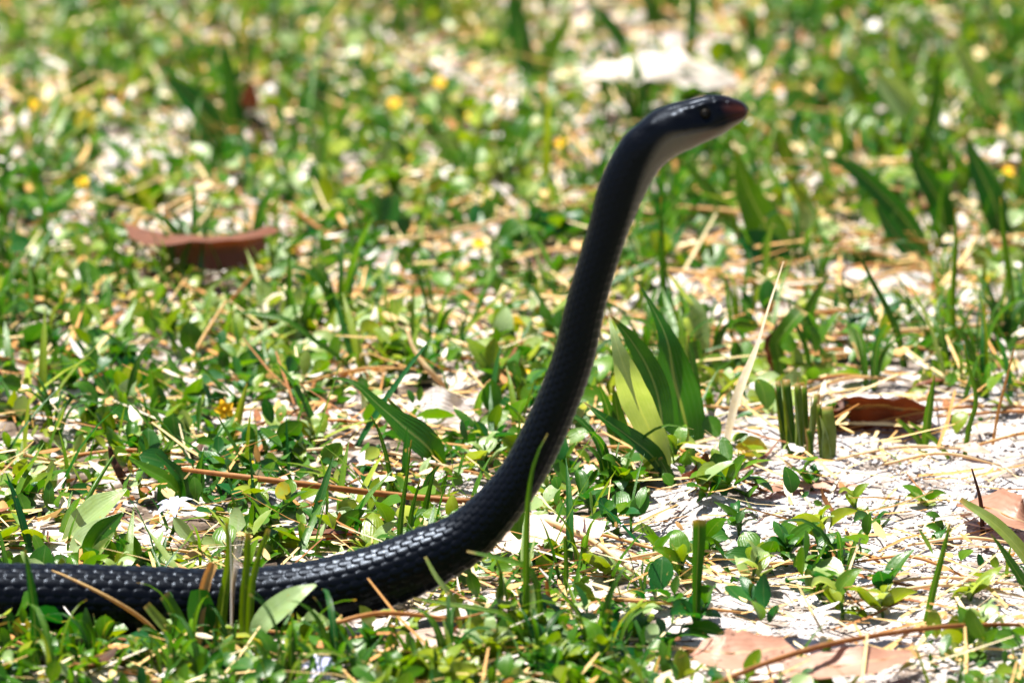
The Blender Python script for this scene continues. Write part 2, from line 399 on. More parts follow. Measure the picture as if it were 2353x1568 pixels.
        for b in range(2):
            for q in range(nu): fs.append((b*nu+q, b*nu+(q+1) % nu, (b+1)*nu+(q+1) % nu, (b+1)*nu+q))
        obj('iris', mesh_from('iris', np.array(vs), np.array(fs)), mi, e)
    return D
SNAKE = build_snake()
LIE = SNAKE[:, :3]; LIE = LIE[LIE[:, 2] < .03]; LIE = LIE[np.argsort(LIE[:, 0])]
def snake_free(x, y, m=.0125):                                            # true where a plant base would not be inside the snake
    yc = np.interp(x, LIE[:, 0], LIE[:, 1]); return (np.abs(y-yc) > m) | (x > .012) | (x < LIE[0, 0])

# ------------------------------------------------------------------ placement fields
def vnoise(x, y, f, seed):
    r = np.random.default_rng(seed).random((64, 64)); a = x*f; b = y*f
    i, j = np.floor(a).astype(int), np.floor(b).astype(int); u, v = a-i, b-j; u = u*u*(3-2*u); v = v*v*(3-2*v)
    g = lambda p, q: r[p % 64, q % 64]
    return (g(i, j)*(1-u)+g(i+1, j)*u)*(1-v)+(g(i, j+1)*(1-u)+g(i+1, j+1)*u)*v
def sandy(x, y):
    px, py = proj(x, y, hgt(x, y))
    a = np.exp(-(((px-2120)/480)**2+((py-1130)/210)**2))*1.5
    b = np.exp(-(((px-1720)/330)**2+((py-1250)/140)**2))*1.0
    c = np.exp(-(((px-1075)/70)**2+((py-1125)/35)**2))
    d = np.exp(-(((px-1950)/500)**2+((py-690)/90)**2))*.6
    e = np.exp(-(((px-2150)/520)**2+((py-1430)/150)**2))*1.0
    f = np.exp(-(((px-1520)/190)**2+((py-140)/60)**2))*1.1
    g = np.clip((vnoise(x, y, 16, 5)-.70)*4, 0, 1)*.6
    return np.clip(np.maximum.reduce([a, b, c, d, e, f, g]), 0, 1)*np.clip((.75-np.abs(x))*5, 0, 1)*np.clip((1.45-y)*5, 0, 1)
def zone(g):
    px, py = (float(v) for v in proj(g[0], g[1], g[2]))
    if float(sandy(g[0], g[1])) > .55: return 'on pale bare sand'
    if py > 1462: return 'in front of the lying coil' if px < 1000 else 'in front of the rearing snake'
    if py > 1120: return 'just behind the lying coil' if px < 1000 else 'between the rearing snake and the sand'
    if py > 800: return 'among weeds near the broad bent blade' if px < 1250 else 'near the broad glossy plant'
    if py > 520: return 'before the far reddish curled leaf' if px < 1250 else 'in the strawy grass behind the broad glossy plant'
    return 'beyond the far reddish curled leaf' if px < 1150 else 'in the far grass beyond the snake head'
ax, ay = axis(-.55, .55, .006, 200), axis(-.4, 1.4, .008, 200)
X, Y = np.meshgrid(ax, ay)
Z = hgt(X, Y)+np.where((np.abs(X) < .6) & (Y > -.5) & (Y < 1.5), (rng.random(X.shape)-.5)*.0012, 0)
ix = np.arange(X.size).reshape(X.shape)
F = np.stack([ix[:-1, :-1], ix[:-1, 1:], ix[1:, 1:], ix[1:, :-1]], -1).reshape(-1, 4)
obj('ground', mesh_from('ground', np.stack([X, Y, Z], -1).reshape(-1, 3), F, np.stack([X*0, X*0, np.clip(sandy(X, Y), 0, 1)], -1).reshape(-1, 3)), M['ground'], kind='structure', label='pale sandy soil under the weeds')

def strawy(px, py): return np.exp(-(((px-1900)/560)**2+((py-700)/150)**2))
BOXES = [(320, 480, 1160, 1300), (690, 780, 1520, 1620), (220, 330, 1060, 1150), (1730, 1870, 790, 900), (1590, 1830, 1440, 1560), (1780, 2130, 1470, 1590), (1120, 1400, 1190, 1300), (900, 1100, 1425, 1530), (1860, 2140, 910, 1040), (280, 620, 505, 610), (960, 1110, 900, 1000), (120, 300, 1140, 1300), (2200, 2360, 1120, 1260), (730, 1030, 880, 1090), (1340, 1610, 940, 1110)]
def open_spot(x, y):                                       # thin growth where the photograph shows a leaf lying open
    px, py = proj(x, y, hgt(x, y)); k = np.ones(np.shape(px))
    for a, b, c, d in BOXES: k = np.where((px > a) & (px < b) & (py > c) & (py < d), .18, k)
    return k
CORE = (-.34, .34, -.16, 1.15); MIDDLE = (-.85, .85, -.55, 2.1)
def scatter(n, x0, x1, y0, y1):                      # the wider fields leave out the finer field inside them
    x, y = rng.uniform(x0, x1, n), rng.uniform(y0, y1, n)
    hole = {CORE[1]: None, MIDDLE[1]: CORE}.get(x1, MIDDLE)
    if hole: x = np.where((x > hole[0]) & (x < hole[1]) & (y > hole[2]) & (y < hole[3]), 1e3, x)
    return x, y

# ------------------------------------------------------------------ instanced-by-array stuff
def rot(yaw, pit, rol):
    cy, sy, cp, sp, cr, sr = np.cos(yaw), np.sin(yaw), np.cos(pit), np.sin(pit), np.cos(rol), np.sin(rol)
    # local x along the leaf; pitch lifts the tip; roll about the leaf axis
    X_ = np.stack([cy*cp, sy*cp, sp], -1)
    Y0 = np.stack([-sy, cy, 0*sy], -1); Z0 = np.cross(X_, Y0)
    Y_ = Y0*cr[:, None]+Z0*sr[:, None]; Z_ = np.cross(X_, Y_)
    return np.stack([X_, Y_, Z_], 1)
def stamp(tmpl, pos, Lw, R3, rnd, bend=None):
    """tmpl = (V(k,3) with x 0..1 and y -1..1, quads, uv(k,2)); Lw = (n,2) length and half width"""
    V0, F0, uv = tmpl; n, k = len(pos), len(V0)
    loc = np.empty((n, k, 3)); loc[..., 0] = V0[None, :, 0]*Lw[:, :1]; loc[..., 1] = V0[None, :, 1]*Lw[:, 1:2]
    loc[..., 2] = V0[None, :, 2]*Lw[:, 1:2]
    if bend is not None: loc[..., 2] -= bend[:, None]*Lw[:, :1]*V0[None, :, 0]**2
    W = np.einsum('nkc,ncd->nkd', loc, R3)+pos[:, None]
    F = F0[None]+(np.arange(n)*k)[:, None, None]
    uvp = np.concatenate([np.broadcast_to(uv[None], (n, k, 2)), np.broadcast_to(rnd[:, None, None], (n, k, 1))], -1)
    return W.reshape(-1, 3), F.reshape(-1, F0.shape[1]), uvp.reshape(-1, 3)
def leaf_tmpl(st, hw, cup, na=3):
    n = len(st); v = np.linspace(-1, 1, na)
    V = np.array([[s, x*h, cup*abs(x)*h] for s, h in zip(st, hw) for x in v])
    uv = np.array([[s, x] for s in st for x in v])
    ix = np.arange(n*na).reshape(n, na)
    F = np.stack([ix[:-1, :-1], ix[:-1, 1:], ix[1:, 1:], ix[1:, :-1]], -1).reshape(-1, 4)
    return V, F, uv
OVAL = leaf_tmpl([0, .18, .45, .72, .9, 1], [.10, .62, 1, .86, .48, .05], .35)
OVAL2 = leaf_tmpl([0, .3, .7, 1], [.1, .95, .85, .06], .35)
BLADE = leaf_tmpl([0, .25, .5, .75, 1], [.8, 1, .9, .65, .08], .5)
BLADE2 = leaf_tmpl([0, .5, 1], [.9, 1, .1], .5)
STRAW = leaf_tmpl([0, .5, 1], [.8, 1, .6], .3)
FLAKE = leaf_tmpl([0, .35, .7, 1], [.4, 1, .8, .25], -.4)

def cover_leaves(npl, area, tmpl, lpp, size, keep_sand=.04):
    x, y = scatter(npl, *area)
    d = np.clip(.42+.55*(vnoise(x, y, 22, 3)-.5)+.9*(vnoise(x, y, 60, 4)-.5), .06, .85)
    d *= 1-(1-keep_sand)*sandy(x, y)
    px, py = proj(x, y, hgt(x, y)); d = np.maximum(d, .75*(py > 1478)*(py < 1700)*(px < 1450))*open_spot(x, y)*(1-.6*strawy(px, py))
    k = (rng.random(npl) < d) & (x < 500) & snake_free(x, y); x, y = x[k], y[k]
    m = rng.integers(lpp[0], lpp[1]+1, len(x)); pid = np.repeat(np.arange(len(x)), m); n = len(pid)
    ang = rng.uniform(0, 2*math.pi, n); rad = rng.uniform(.001, .009, n)
    px, py = x[pid]+np.cos(ang)*rad, y[pid]+np.sin(ang)*rad
    ph = (.35+.9*vnoise(x, y, 14, 8))*rng.uniform(.3, 1, len(x))
    z = hgt(px, py)+.001+.014*ph[pid]*rng.random(n)
    L = rng.uniform(*size, n)*(.65+.7*vnoise(x, y, 30, 12)[pid]); 
    pit = rng.normal(R(24), R(38), n); rol = rng.normal(0, R(40), n)
    rn = np.clip(.16+.60*vnoise(x, y, 12, 21)[pid]+rng.normal(0, .2, n), 0, .9)
    rn = np.where(rng.random(n) < .025, rng.uniform(.88, 1, n), rn)
    return stamp(tmpl, np.stack([px, py, z], -1), np.stack([L, L*rng.uniform(.20, .44, n)], -1), rot(ang+rng.normal(0, .5, n), pit, rol), rn, rng.uniform(-.3, .6, n))
def join(parts):
    V, F, Q, o = [], [], [], 0
    for v, f, q in parts: V.append(v); F.append(f+o); Q.append(q); o += len(v)
    return np.concatenate(V), np.concatenate(F), np.concatenate(Q)
def outer(n):
    return (-1.6, 1.6, -1.0, 3.2)
V, F, Q = join([cover_leaves(9000, CORE, OVAL, (3, 7), (.0045, .0125)), cover_leaves(42000, MIDDLE, OVAL2, (3, 5), (.007, .014)), cover_leaves(26000, outer(0), OVAL2, (3, 4), (.012, .022))])
obj('ground_cover', mesh_from('ground_cover', V, F, Q), M['cover'], kind='stuff', label='low creeping weeds with small oval green leaves covering the soil', category='ground cover')

def grass_stuff(n, area, tmpl, size):
    x, y = scatter(n, *area); px, py = proj(x, y, hgt(x, y))
    d = .25+.75*vnoise(x, y, 10, 31); d = np.maximum(d, np.clip((px-1500)/700, 0, 1)*(py < 950)*.9)*(1-.97*np.clip(sandy(x, y)*1.5, 0, 1))*open_spot(x, y)
    k = (rng.random(n) < d) & (x < 500) & snake_free(x, y, .015); x, y = x[k], y[k]; n = len(x)
    L = rng.uniform(*size, n)*np.where(rng.random(n) < .2, 1.5, 1)
    near = (y < -.012) & (y > -.2); L = np.where(near, np.minimum(L, .022), L)
    ang = rng.uniform(0, 2*math.pi, n); pit = np.clip(rng.normal(R(58), R(22), n), R(5), R(88))
    rn = np.clip(rng.normal(.42, .2, n), 0, .85)
    return stamp(tmpl, np.stack([x, y, hgt(x, y)-.002], -1), np.stack([L, rng.uniform(.0005, .0020, n)], -1), rot(ang, pit, rng.normal(0, .5, n)), rn, rng.uniform(0, .55, n))
V, F, Q = join([grass_stuff(6800, CORE, BLADE, (.012, .036)), grass_stuff(18000, MIDDLE, BLADE2, (.015, .04)), grass_stuff(14000, outer(0), BLADE2, (.025, .055))])
obj('short_grass', mesh_from('short_grass', V, F, Q), M['cover'], kind='stuff', label='short thin green grass blades scattered through the ground cover', category='grass')

def litter(n, area, tmpl, Ls, Ws, rr, lift, pitsd):
    x, y = scatter(n, *area); px, py = proj(x, y, hgt(x, y))
    d = .3+.7*vnoise(x, y, 16, 41); d = np.maximum(d, 1.0*strawy(px, py))
    if tmpl is FLAKE: d = d*(1-.75*sandy(x, y))
    k = (rng.random(n) < d) & (x < 500) & snake_free(x, y, .016); x, y = x[k], y[k]; n = len(x)
    L = rng.uniform(*Ls, n); rn = np.clip(rng.normal(*rr, n), 0, 1)
    return stamp(tmpl, np.stack([x, y, hgt(x, y)+rng.uniform(.0006, lift, n)], -1), np.stack([L, rng.uniform(*Ws, n)], -1),
                 rot(rng.uniform(0, 2*math.pi, n), rng.normal(R(4), pitsd, n), rng.normal(0, .35, n)), rn, rng.uniform(-.2, .2, n))
V, F, Q = join([litter(11000, CORE, STRAW, (.008, .042), (.0003, .0009), (.62, .17), .007, R(9)), litter(8500, CORE, FLAKE, (.003, .011), (.0008, .0030), (.70, .27), .010, R(22)),
                litter(9000, MIDDLE, STRAW, (.01, .05), (.0004, .001), (.6, .17), .007, R(9)), litter(9000, MIDDLE, FLAKE, (.006, .016), (.002, .005), (.68, .26), .006, R(16))])
obj('leaf_litter', mesh_from('leaf_litter', V, F, Q), M['litter'], kind='stuff', label='dry straw bits and leaf flakes littering the soil', category='leaf litter')

def crumbs(n, area, all_over):
    ico = np.array([[0, 0, 1], [1, 0, .1], [.3, .95, -.1], [-.8, .6, .15], [-.8, -.6, -.1], [.3, -.95, .1], [0, 0, -1]], float)
    Fi = np.array([[0, a, a % 5+1] for a in range(1, 6)]+[[6, a % 5+1, a] for a in range(1, 6)])
    x, y = scatter(n, *area); s = sandy(x, y); k = (rng.random(n) < np.maximum(s**1.2, all_over)) & snake_free(x, y, .006); x, y = x[k], y[k]; n = len(x)
    r = rng.uniform(.0003, .0009, n)*np.where(rng.random(n) < .06, 2.0, 1)
    V = ico[None]*(1+rng.normal(0, .22, (n, 7, 3)))*r[:, None, None]*np.array([1.2, 1.2, .75])
    a = rng.uniform(0, 6.28, n); c, sn = np.cos(a)[:, None], np.sin(a)[:, None]
    W = np.stack([V[..., 0]*c-V[..., 1]*sn, V[..., 0]*sn+V[..., 1]*c, V[..., 2]], -1)+np.stack([x, y, hgt(x, y)+r*.35], -1)[:, None]
    F = Fi[None]+(np.arange(n)*7)[:, None, None]
    q = np.zeros((n, 7, 3)); q[..., 2] = rng.random(n)[:, None]
    return W.reshape(-1, 3), F.reshape(-1, 3), q.reshape(-1, 3)
V, F, Q = crumbs(95000, CORE, .05)
obj('sand_crumbs', mesh_from('sand_crumbs', V, F, Q, smooth=False), M['crumb'], kind='stuff', label='pale crumbs of sand and shell on the bare soil patch', category='sand')

# ------------------------------------------------------------------ things set out one by one from the photograph
def upr(pts):                                # first point on the ground, the others upright above it (dy = metres further away)
    b = G(*pts[0][:2]); out = [b-np.array([0, 0, .003])]
    for q in pts[1:]: out.append(P(q[0], q[1], b[1]+(q[2] if len(q) > 2 else 0)))
    return np.array(out)
def lie(pts): return np.array([G(q[0], q[1], q[2] if len(q) > 2 else .002) for q in pts])
def W(*px): return [p*U for p in px]

def blade(label, pts, width, rnd=.35, nrm=(0, -.85, .5), cup=.2, cat='grass blade', name='grass_shoot', mat='grass', group=None, lying=False, parent=None, vee=True, **k):
    if parent is not None and name == 'grass_shoot': name = 'blade'
    path = lie(pts) if lying else upr(pts)
    base = path[0].copy() if parent is None else np.array(parent.location)
    o = rb(name, mat, base, parent, path=path, width=W(*width), nrm=nrm, cup=cup, rnd=rnd, vee=vee, **k)
    if parent is None: o.location = base; tag(o, label, cat, group)
    return o
def needle(label, pts, rad, rnd=.3, name='pine_needle', cat='pine needle', mat='dry', group=None, lying=True, n=22, flat=.7):
    path = lie(pts) if lying else upr(pts); base = path[0].copy()
    o = obj(name, mesh_tube(name, path-base, rad, n=n, rnd=rnd, flat=flat), M[mat]); o.location = base
    return tag(o, label, cat, group)
def dead_leaf(label, pts, width, rnd=.5, nrm=(0, -.3, .95), cup=.25, mat='brown', n=20, na=9, wrinkle=.05, rag=.18, stalk=None, **k):
    path = lie(pts); base = path[0].copy()
    root = empty('dead_leaf', base, label, 'dead leaf')
    rb('leaf_blade', mat, base, root, path=path, width=W(*width), nrm=nrm, cup=cup, rnd=rnd, n=n, na=na, wrinkle=wrinkle, rag=rag, **k)
    d = unit(path[-1]-path[-2]); 
    tub = [path[i]-base+unit(nrm)*-.0004 for i in range(len(path))]
    tub = [tub[0]-unit(path[1]-path[0])*.006]+tub
    obj('midrib', mesh_tube('midrib', np.array(tub), [.0006, .0004, .0002], n=20, rnd=.35), M['dry'], root)
    return root

# --- the broad-bladed plant beside the snake
b = G(1565, 1085)
pl = empty('broad_leaf_plant', b, 'upright plant with broad glossy green blades beside the raised snake', 'plant')
blade('', [(1592, 1040), (1572, 960, .0), (1548, 870, -.004), (1532, 780, -.005), (1495, 700, 0), (1455, 634, .004)], (34, 92, 106, 90, 40, 12, 2), .16, cup=.16, parent=pl, n=24, na=7, twist=.25, wrinkle=.015)['label'] = 'broad dark green blade with curled thin tip'
blade('', [(1522, 1092), (1500, 1010), (1462, 920, -.004), (1436, 850, -.01), (1410, 770, -.008), (1398, 724, 0)], (40, 80, 66, 78, 62, 20, 2), .90, nrm=(-.25, -.65, .7), cup=.2, parent=pl, n=24, na=7, twist=.2)['label'] = 'pale green wavy blade with white sheen put into its colour'  # the paler tint carries the white sheen of this blade
blade('', [(1528, 1060), (1515, 930, .006), (1490, 850, .008), (1445, 775, .008), (1404, 726, .008)], (30, 56, 62, 46, 3), .3, nrm=(.2, -.8, .4), parent=pl, n=20, na=7)
blade('', [(1530, 1090), (1500, 1050, -.008), (1440, 1000, -.014), (1385, 960, -.016), (1342, 924, -.012)], (26, 52, 48, 30, 3), .22, nrm=(.3, -.8, .6), cup=.22, parent=pl, n=20, na=7)
blade('', [(1420, 1045), (1402, 960, .004), (1375, 880, .0)], (22, 34, 4), .3, parent=pl)
blade('', [(1445, 1050), (1425, 985, .004), (1408, 885, .006)], (24, 40, 4), .42, parent=pl)
blade('', [(1600, 1030), (1598, 940, .004), (1592, 850, .006), (1580, 770, .01)], (20, 34, 26, 4), .3, nrm=(.5, -.7, .3), parent=pl)
blade('', [(1545, 1110), (1530, 1080, -.003), (1515, 1050, -.004)], (26, 30, 10), .3, parent=pl)
blade('pale mint drooping blade behind the broad glossy plant', [(1604, 850), (1606, 780, .0), (1590, 715, .0), (1560, 668, -.006), (1532, 628, -.012)], (20, 54, 62, 66, 44), .92, nrm=(-.2, -.45, .9), cup=.12, n=20)
blade('dark green upright blade standing behind the broad glossy plant', [(1522, 800), (1523, 650), (1518, 540), (1518, 452)], (18, 19, 17, 3), .18, nrm=(.1, -.9, .2), cup=.3)
blade('thin olive stalk leaning behind the broad glossy plant', [(1570, 830), (1548, 720), (1530, 610), (1515, 530)], (7, 7, 6, 2), .45)
# --- bent straw blade and the folded torn blade next to it
blade('bent cream-coloured dry blade, folded halfway up, next to the cut stems', [(1663, 1062), (1678, 980), (1700, 900, -.004), (1738, 800, -.004), (1760, 725, .0), (1800, 600, .01)], (20, 28, 38, 28, 9, 8, 3), .90, mat='dry', nrm=(-.75, -.55, .35), cup=.12, n=26)
t = empty('torn_grass', G(1792, 880), 'green grass shoot with a folded blade and shredded dark brown sheath', 'grass shoot')
blade('', [(1792, 880), (1790, 820), (1785, 790), (1815, 745, -.004), (1845, 712, -.002)], (26, 30, 38, 44, 42), .40, nrm=(-.4, -.75, .5), cup=.2, parent=t, n=20)
blade('', [(1786, 870), (1770, 810, -.003), (1762, 790, -.004), (1778, 765, -.004), (1783, 735, -.002)], (10, 18, 26, 16, 2), .05, mat='dry', rag=.7, wrinkle=.1, parent=t, n=18)['label'] = 'shredded dark brown sheath'
blade('', [(1797, 880), (1796, 840, .004), (1788, 800, .004)], (22, 30, 6), .12, parent=t)
# --- cut stems
def stump(label, stems, group=None):
    bb = G(*stems[0][0][0]); root = empty('cut_grass_stump', bb, label, 'grass stump', group)
    for pts, r, rn in stems:
        p = upr(pts)-bb
        o = obj('stem', mesh_tube('stem', p, [r*U*.8, r*U, r*U*.92, r*U*.7], n=9, ns=8, rnd=rn, flat=.55), M['grass'], root)
        top = pts[-1]; w_ = r*.9                                     # torn sheath wrapped round the stem, dry strands at the cut
        blade('', [pts[0], (pts[1][0]-r*.5, pts[1][1], -.001), (top[0]-r*random.uniform(.4, 1.4), top[1]+random.uniform(-4, 22), -.001)], (r*1.3, r*1.2, r*.7, 2), min(.9, rn+random.uniform(.0, .25)), nrm=(-.4, -.9, .1), parent=root, name='sheath', n=8, rag=.25)
        for _ in range(3):
            dx = random.uniform(-r, r); blade('', [(pts[0][0]+dx*.5, pts[0][1]), (top[0]+dx*.7, top[1]+14), (top[0]+dx+random.uniform(-5, 5), top[1]-random.uniform(2, 16))], (4, 5, 4, 1), random.uniform(.5, .9), mat='dry', parent=root, name='dry_strand', n=7, na=3)
    return root
stump('clump of several cut green grass stems beside the curled dark brown leaf', [([(1822, 1048), (1812, 950), (1806, 872)], 13, .5), ([(1836, 1050), (1836, 960), (1832, 880)], 11, .58), ([(1846, 1045), (1850, 960), (1848, 885)], 8, .6), ([(1805, 1030), (1792, 940), (1788, 880)], 9, .4), ([(1852, 1050), (1866, 980), (1876, 905)], 9, .72), ([(1862, 1052), (1862, 1010), (1856, 985)], 7, .45)])
stump('short thick pale cut stem standing alone in the sand', [([(1902, 1052), (1904, 990), (1900, 934)], 19, .72), ([(1890, 1050), (1884, 980), (1880, 928)], 8, .6)])
# --- brown dead leaves
dead_leaf('curled dark brown dead leaf arching over the bare sand', [(1856, 958, .006), (1925, 936, .009), (2000, 932, .010), (2070, 936, .009), (2136, 946, .005)], (70, 160, 180, 150, 40), .05, nrm=(0, .80, .5), cup=-.3, mat='brown', n=26)
dead_leaf('pinkish brown folded dead leaf with one edge raised off the sand', [(2215, 1160, .006), (2270, 1165, .01), (2330, 1190, .008), (2400, 1215, .003)], (30, 120, 110, 30), .62, nrm=(.1, -.55, .8), cup=.2)
dead_leaf('flat pinkish tan dead leaf behind the long arching brown needle', [(1600, 1490, .012), (1660, 1498, .014), (1740, 1496, .013), (1815, 1482, .010)], (60, 140, 130, 60), .70, nrm=(0, -.45, .9), cup=.08)
dead_leaf('tan pointed dead leaf lying under the long arching brown needle', [(1800, 1540, .010), (1900, 1530, .011), (2010, 1516, .010), (2115, 1494, .008)], (50, 110, 80, 6), .70, nrm=(0, -.4, .9), cup=.08)
dead_leaf('pale papery dead leaf lying just behind the raised snake', [(1120, 1262, .006), (1190, 1240, .008), (1270, 1226, .010), (1385, 1222, .010)], (60, 130, 110, 70), .97, nrm=(.05, -.35, .92), cup=.12)
dead_leaf('reddish brown curled leaf with upturned rim far behind the snake', [(290, 514, .016), (370, 534, .019), (470, 546, .021), (560, 542, .023), (608, 522, .026)], (10, 80, 120, 130, 80), .30, nrm=(0, .75, .6), cup=-.45, n=26)
dead_leaf('grey triangular dead leaf propped up in the weeds left of the snake', [(1095, 972, .002), (1055, 950, .004), (1010, 932, .006), (970, 925, .005)], (30, 70, 95, 60), .98, nrm=(-.1, -.85, .4), cup=.1, mat='dry')
dead_leaf('pale humped dead leaf amid weeds in front of the reddish curled leaf', [(585, 712, .004), (620, 688, .010), (660, 684, .011), (695, 712, .004)], (50, 80, 80, 40), .93, nrm=(0, -.4, .9), cup=-.15, mat='dry')
dead_leaf('dark brown leaf behind the lying coil', [(700, 1222, .002), (750, 1215, .006), (810, 1212, .006), (860, 1225, .003)], (30, 70, 64, 10), .15, nrm=(0, .5, .8), cup=-.3)
dead_leaf('small amber dead leaf behind the bend of the snake', [(850, 1228, .003), (900, 1212, .006), (960, 1215, .005), (985, 1230, .003)], (8, 36, 30, 6), .5, nrm=(0, .3, .9), cup=-.3)
dead_leaf('pale torn dead leaf under the curved brown needle', [(915, 1484, .006), (970, 1474, .007), (1030, 1464, .007), (1090, 1452, .006)], (50, 70, 60, 10), .96, nrm=(0, -.5, .85), cup=.1)
dead_leaf('cream dead leaf scrap in front of the curved brown needle', [(985, 1520, .004), (1020, 1512, .006), (1060, 1500, .005)], (40, 60, 30), .97, nrm=(0, -.5, .85), cup=.1, mat='dry')
dead_leaf('narrow curled brown leaf strip on bare sand', [(1640, 1082, .004), (1700, 1072, .004), (1760, 1040, .006), (1792, 1005, .010)], (6, 22, 20, 3), .42, nrm=(0, .3, .9), cup=-.4)
dead_leaf('grey-brown flattened leaf strip half buried in the sand', [(1745, 1130, .003), (1810, 1110, .004), (1880, 1108, .004), (1990, 1116, .003)], (20, 40, 44, 10), .70, nrm=(0, -.2, .95), cup=-.1)
dead_leaf('dark brown crumpled leaf between the broad plant and the sand', [(1590, 1100, .004), (1612, 1075, .010), (1622, 1040, .016)], (50, 70, 10), .18, nrm=(.2, -.8, .4), cup=.3, wrinkle=.12)
dead_leaf('white bleached leaf in the far grass beyond the snake head', [(1345, 170, .02), (1440, 150, .028), (1560, 148, .028), (1690, 178, .018)], (60, 120, 130, 40), .97, nrm=(.1, -.5, .85), cup=-.12, mat='dry', rag=.7, wrinkle=.14)
dead_leaf('pink dead leaf piece at the edge of the sand', [(2195, 1025, .003), (2230, 1030, .004), (2275, 1040, .003)], (20, 52, 12), .85, nrm=(0, -.3, .9), cup=.1)
dead_leaf('brown dead leaf in the grass beyond the sand', [(2250, 385, .006), (2310, 375, .01), (2400, 372, .008)], (8, 44, 20), .3, nrm=(0, .6, .7), cup=-.3)
dead_leaf('dark leaf shape filling a shaded hole in the far grass beside two dark blades', [(560, 250, .003), (568, 220, .014), (575, 190, .026)], (50, 64, 20), .06, nrm=(.1, -.9, .3), cup=.35)  # added leaf shape, coloured dark for the shade in a grass gap
dead_leaf('rusty brown leaf lying at the sand patch edge', [(2075, 905, .002), (2110, 880, .006), (2150, 868, .006), (2180, 872, .003)], (8, 34, 30, 6), .3, nrm=(0, .5, .8), cup=-.3)
# --- needles and straws
needle('long arching reddish brown needle across the tan dead leaves', [(1620, 1580, .012), (1760, 1522, .016), (1900, 1480, .018), (2100, 1446, .016), (2250, 1434, .012), (2420, 1436, .006)], W(7, 8, 7, 5), .30, n=30)
needle('straight orange-brown needle lying behind the bend of the snake', [(380, 1072, .012), (520, 1090, .014), (700, 1112, .014), (900, 1136, .012), (1085, 1152, .008)], W(6, 8, 9, 8), .34)
needle('curved amber needle in front of the lying coil', [(728, 1456, .011), (790, 1425, .017), (870, 1408, .02), (960, 1412, .019), (1050, 1420, .016), (1112, 1406, .019)], W(4, 6, 7, 5, 2), .38)
needle('long yellow straw crossing the weeds behind the raised snake', [(820, 552, .008), (960, 546, .010), (1100, 518, .012), (1240, 482, .012), (1370, 462, .010)], W(6, 7, 6, 4), .68)
needle('pale bent straw leaning on the far reddish curled leaf', [(330, 500, .010), (380, 478, .016), (460, 438, .02), (520, 425, .02)], W(5, 6, 5), .68)
needle('short thick cream straw above the far reddish curled leaf', [(400, 492, .014), (440, 470, .018), (480, 462, .018)], W(6, 8, 5), .82)
needle('yellow curved stalk in the weeds left of the snake', [(1027, 892, .003), (985, 850, .012), (950, 800, .020), (935, 755, .026)], W(7, 8, 6, 5), .72, name='straw', cat='straw')
needle('yellow-green straw running diagonally across the pale papery leaf', [(1209, 1178, .012), (1344, 1232, .010), (1430, 1292, .008), (1500, 1345, .004)], W(7, 9, 8, 6), .74, name='straw', cat='straw')
needle('thin tan straw lying across the lying coil', [(385, 1486, .003), (335, 1428, .013), (250, 1372, .023), (150, 1322, .0285), (120, 1310, .0265)], W(5, 6, 4, 2), .66, name='straw', cat='straw', n=24)
needle('thin pinkish twig between the broad plant and the sand', [(1540, 1020, .006), (1600, 1050, .006), (1680, 1090, .005), (1760, 1130, .003)], W(5, 6, 4), .5, name='twig', cat='twig')
needle('reddish stalk lying in the weeds below the pale upright leaf', [(470, 1003, .004), (560, 985, .006), (650, 955, .007), (700, 935, .007)], W(4, 5, 4), .3)
needle('golden straw lying behind the sand patch', [(1880, 765, .008), (2050, 760, .010), (2200, 750, .010), (2380, 738, .008)], W(5, 6, 5), .66, name='straw', cat='straw')
needle('dry straw lying right of the snake neck', [(1450, 470, .008), (1600, 478, .010), (1760, 490, .010), (1900, 492, .008)], W(5, 6, 5), .62, name='straw', cat='straw')
needle('thin straw crossing behind the broad glossy plant', [(1400, 615, .006), (1520, 618, .008), (1700, 640, .008), (1850, 660, .006)], W(4, 6, 4), .6, name='straw', cat='straw')
needle('tilted orange needle in the weeds left of the pale humped leaf', [(500, 720, .004), (540, 680, .012), (580, 632, .02)], W(4, 5, 3), .4)
needle('dry stalk tilted over weeds at the lower left', [(430, 840, .004), (470, 770, .014), (520, 690, .026)], W(4, 5, 3), .55, name='straw', cat='straw')
needle('pink needle angled in the weeds beside the yellow straw', [(665, 470, .012), (720, 515, .010), (790, 560, .006)], W(6, 7, 5), .42)
needle('olive grass stalk crossing above the big ribbed leaves', [(170, 1210, .004), (215, 1120, .018), (262, 1045, .028)], W(5, 6, 3), .55, name='grass_stalk', cat='grass stalk', mat='grass')
needle('black charred twig sticking up among the weeds', [(290, 1112, .002), (272, 1080, .010), (258, 1052, .015), (252, 1026, .020)], W(10, 12, 9, 5), .0, name='twig', cat='twig', n=12)
needle('thin dark twig standing before the pinkish folded leaf', [(2258, 1222), (2252, 1150), (2232, 1075)], W(6, 5, 2), .08, name='twig', cat='twig', lying=False)
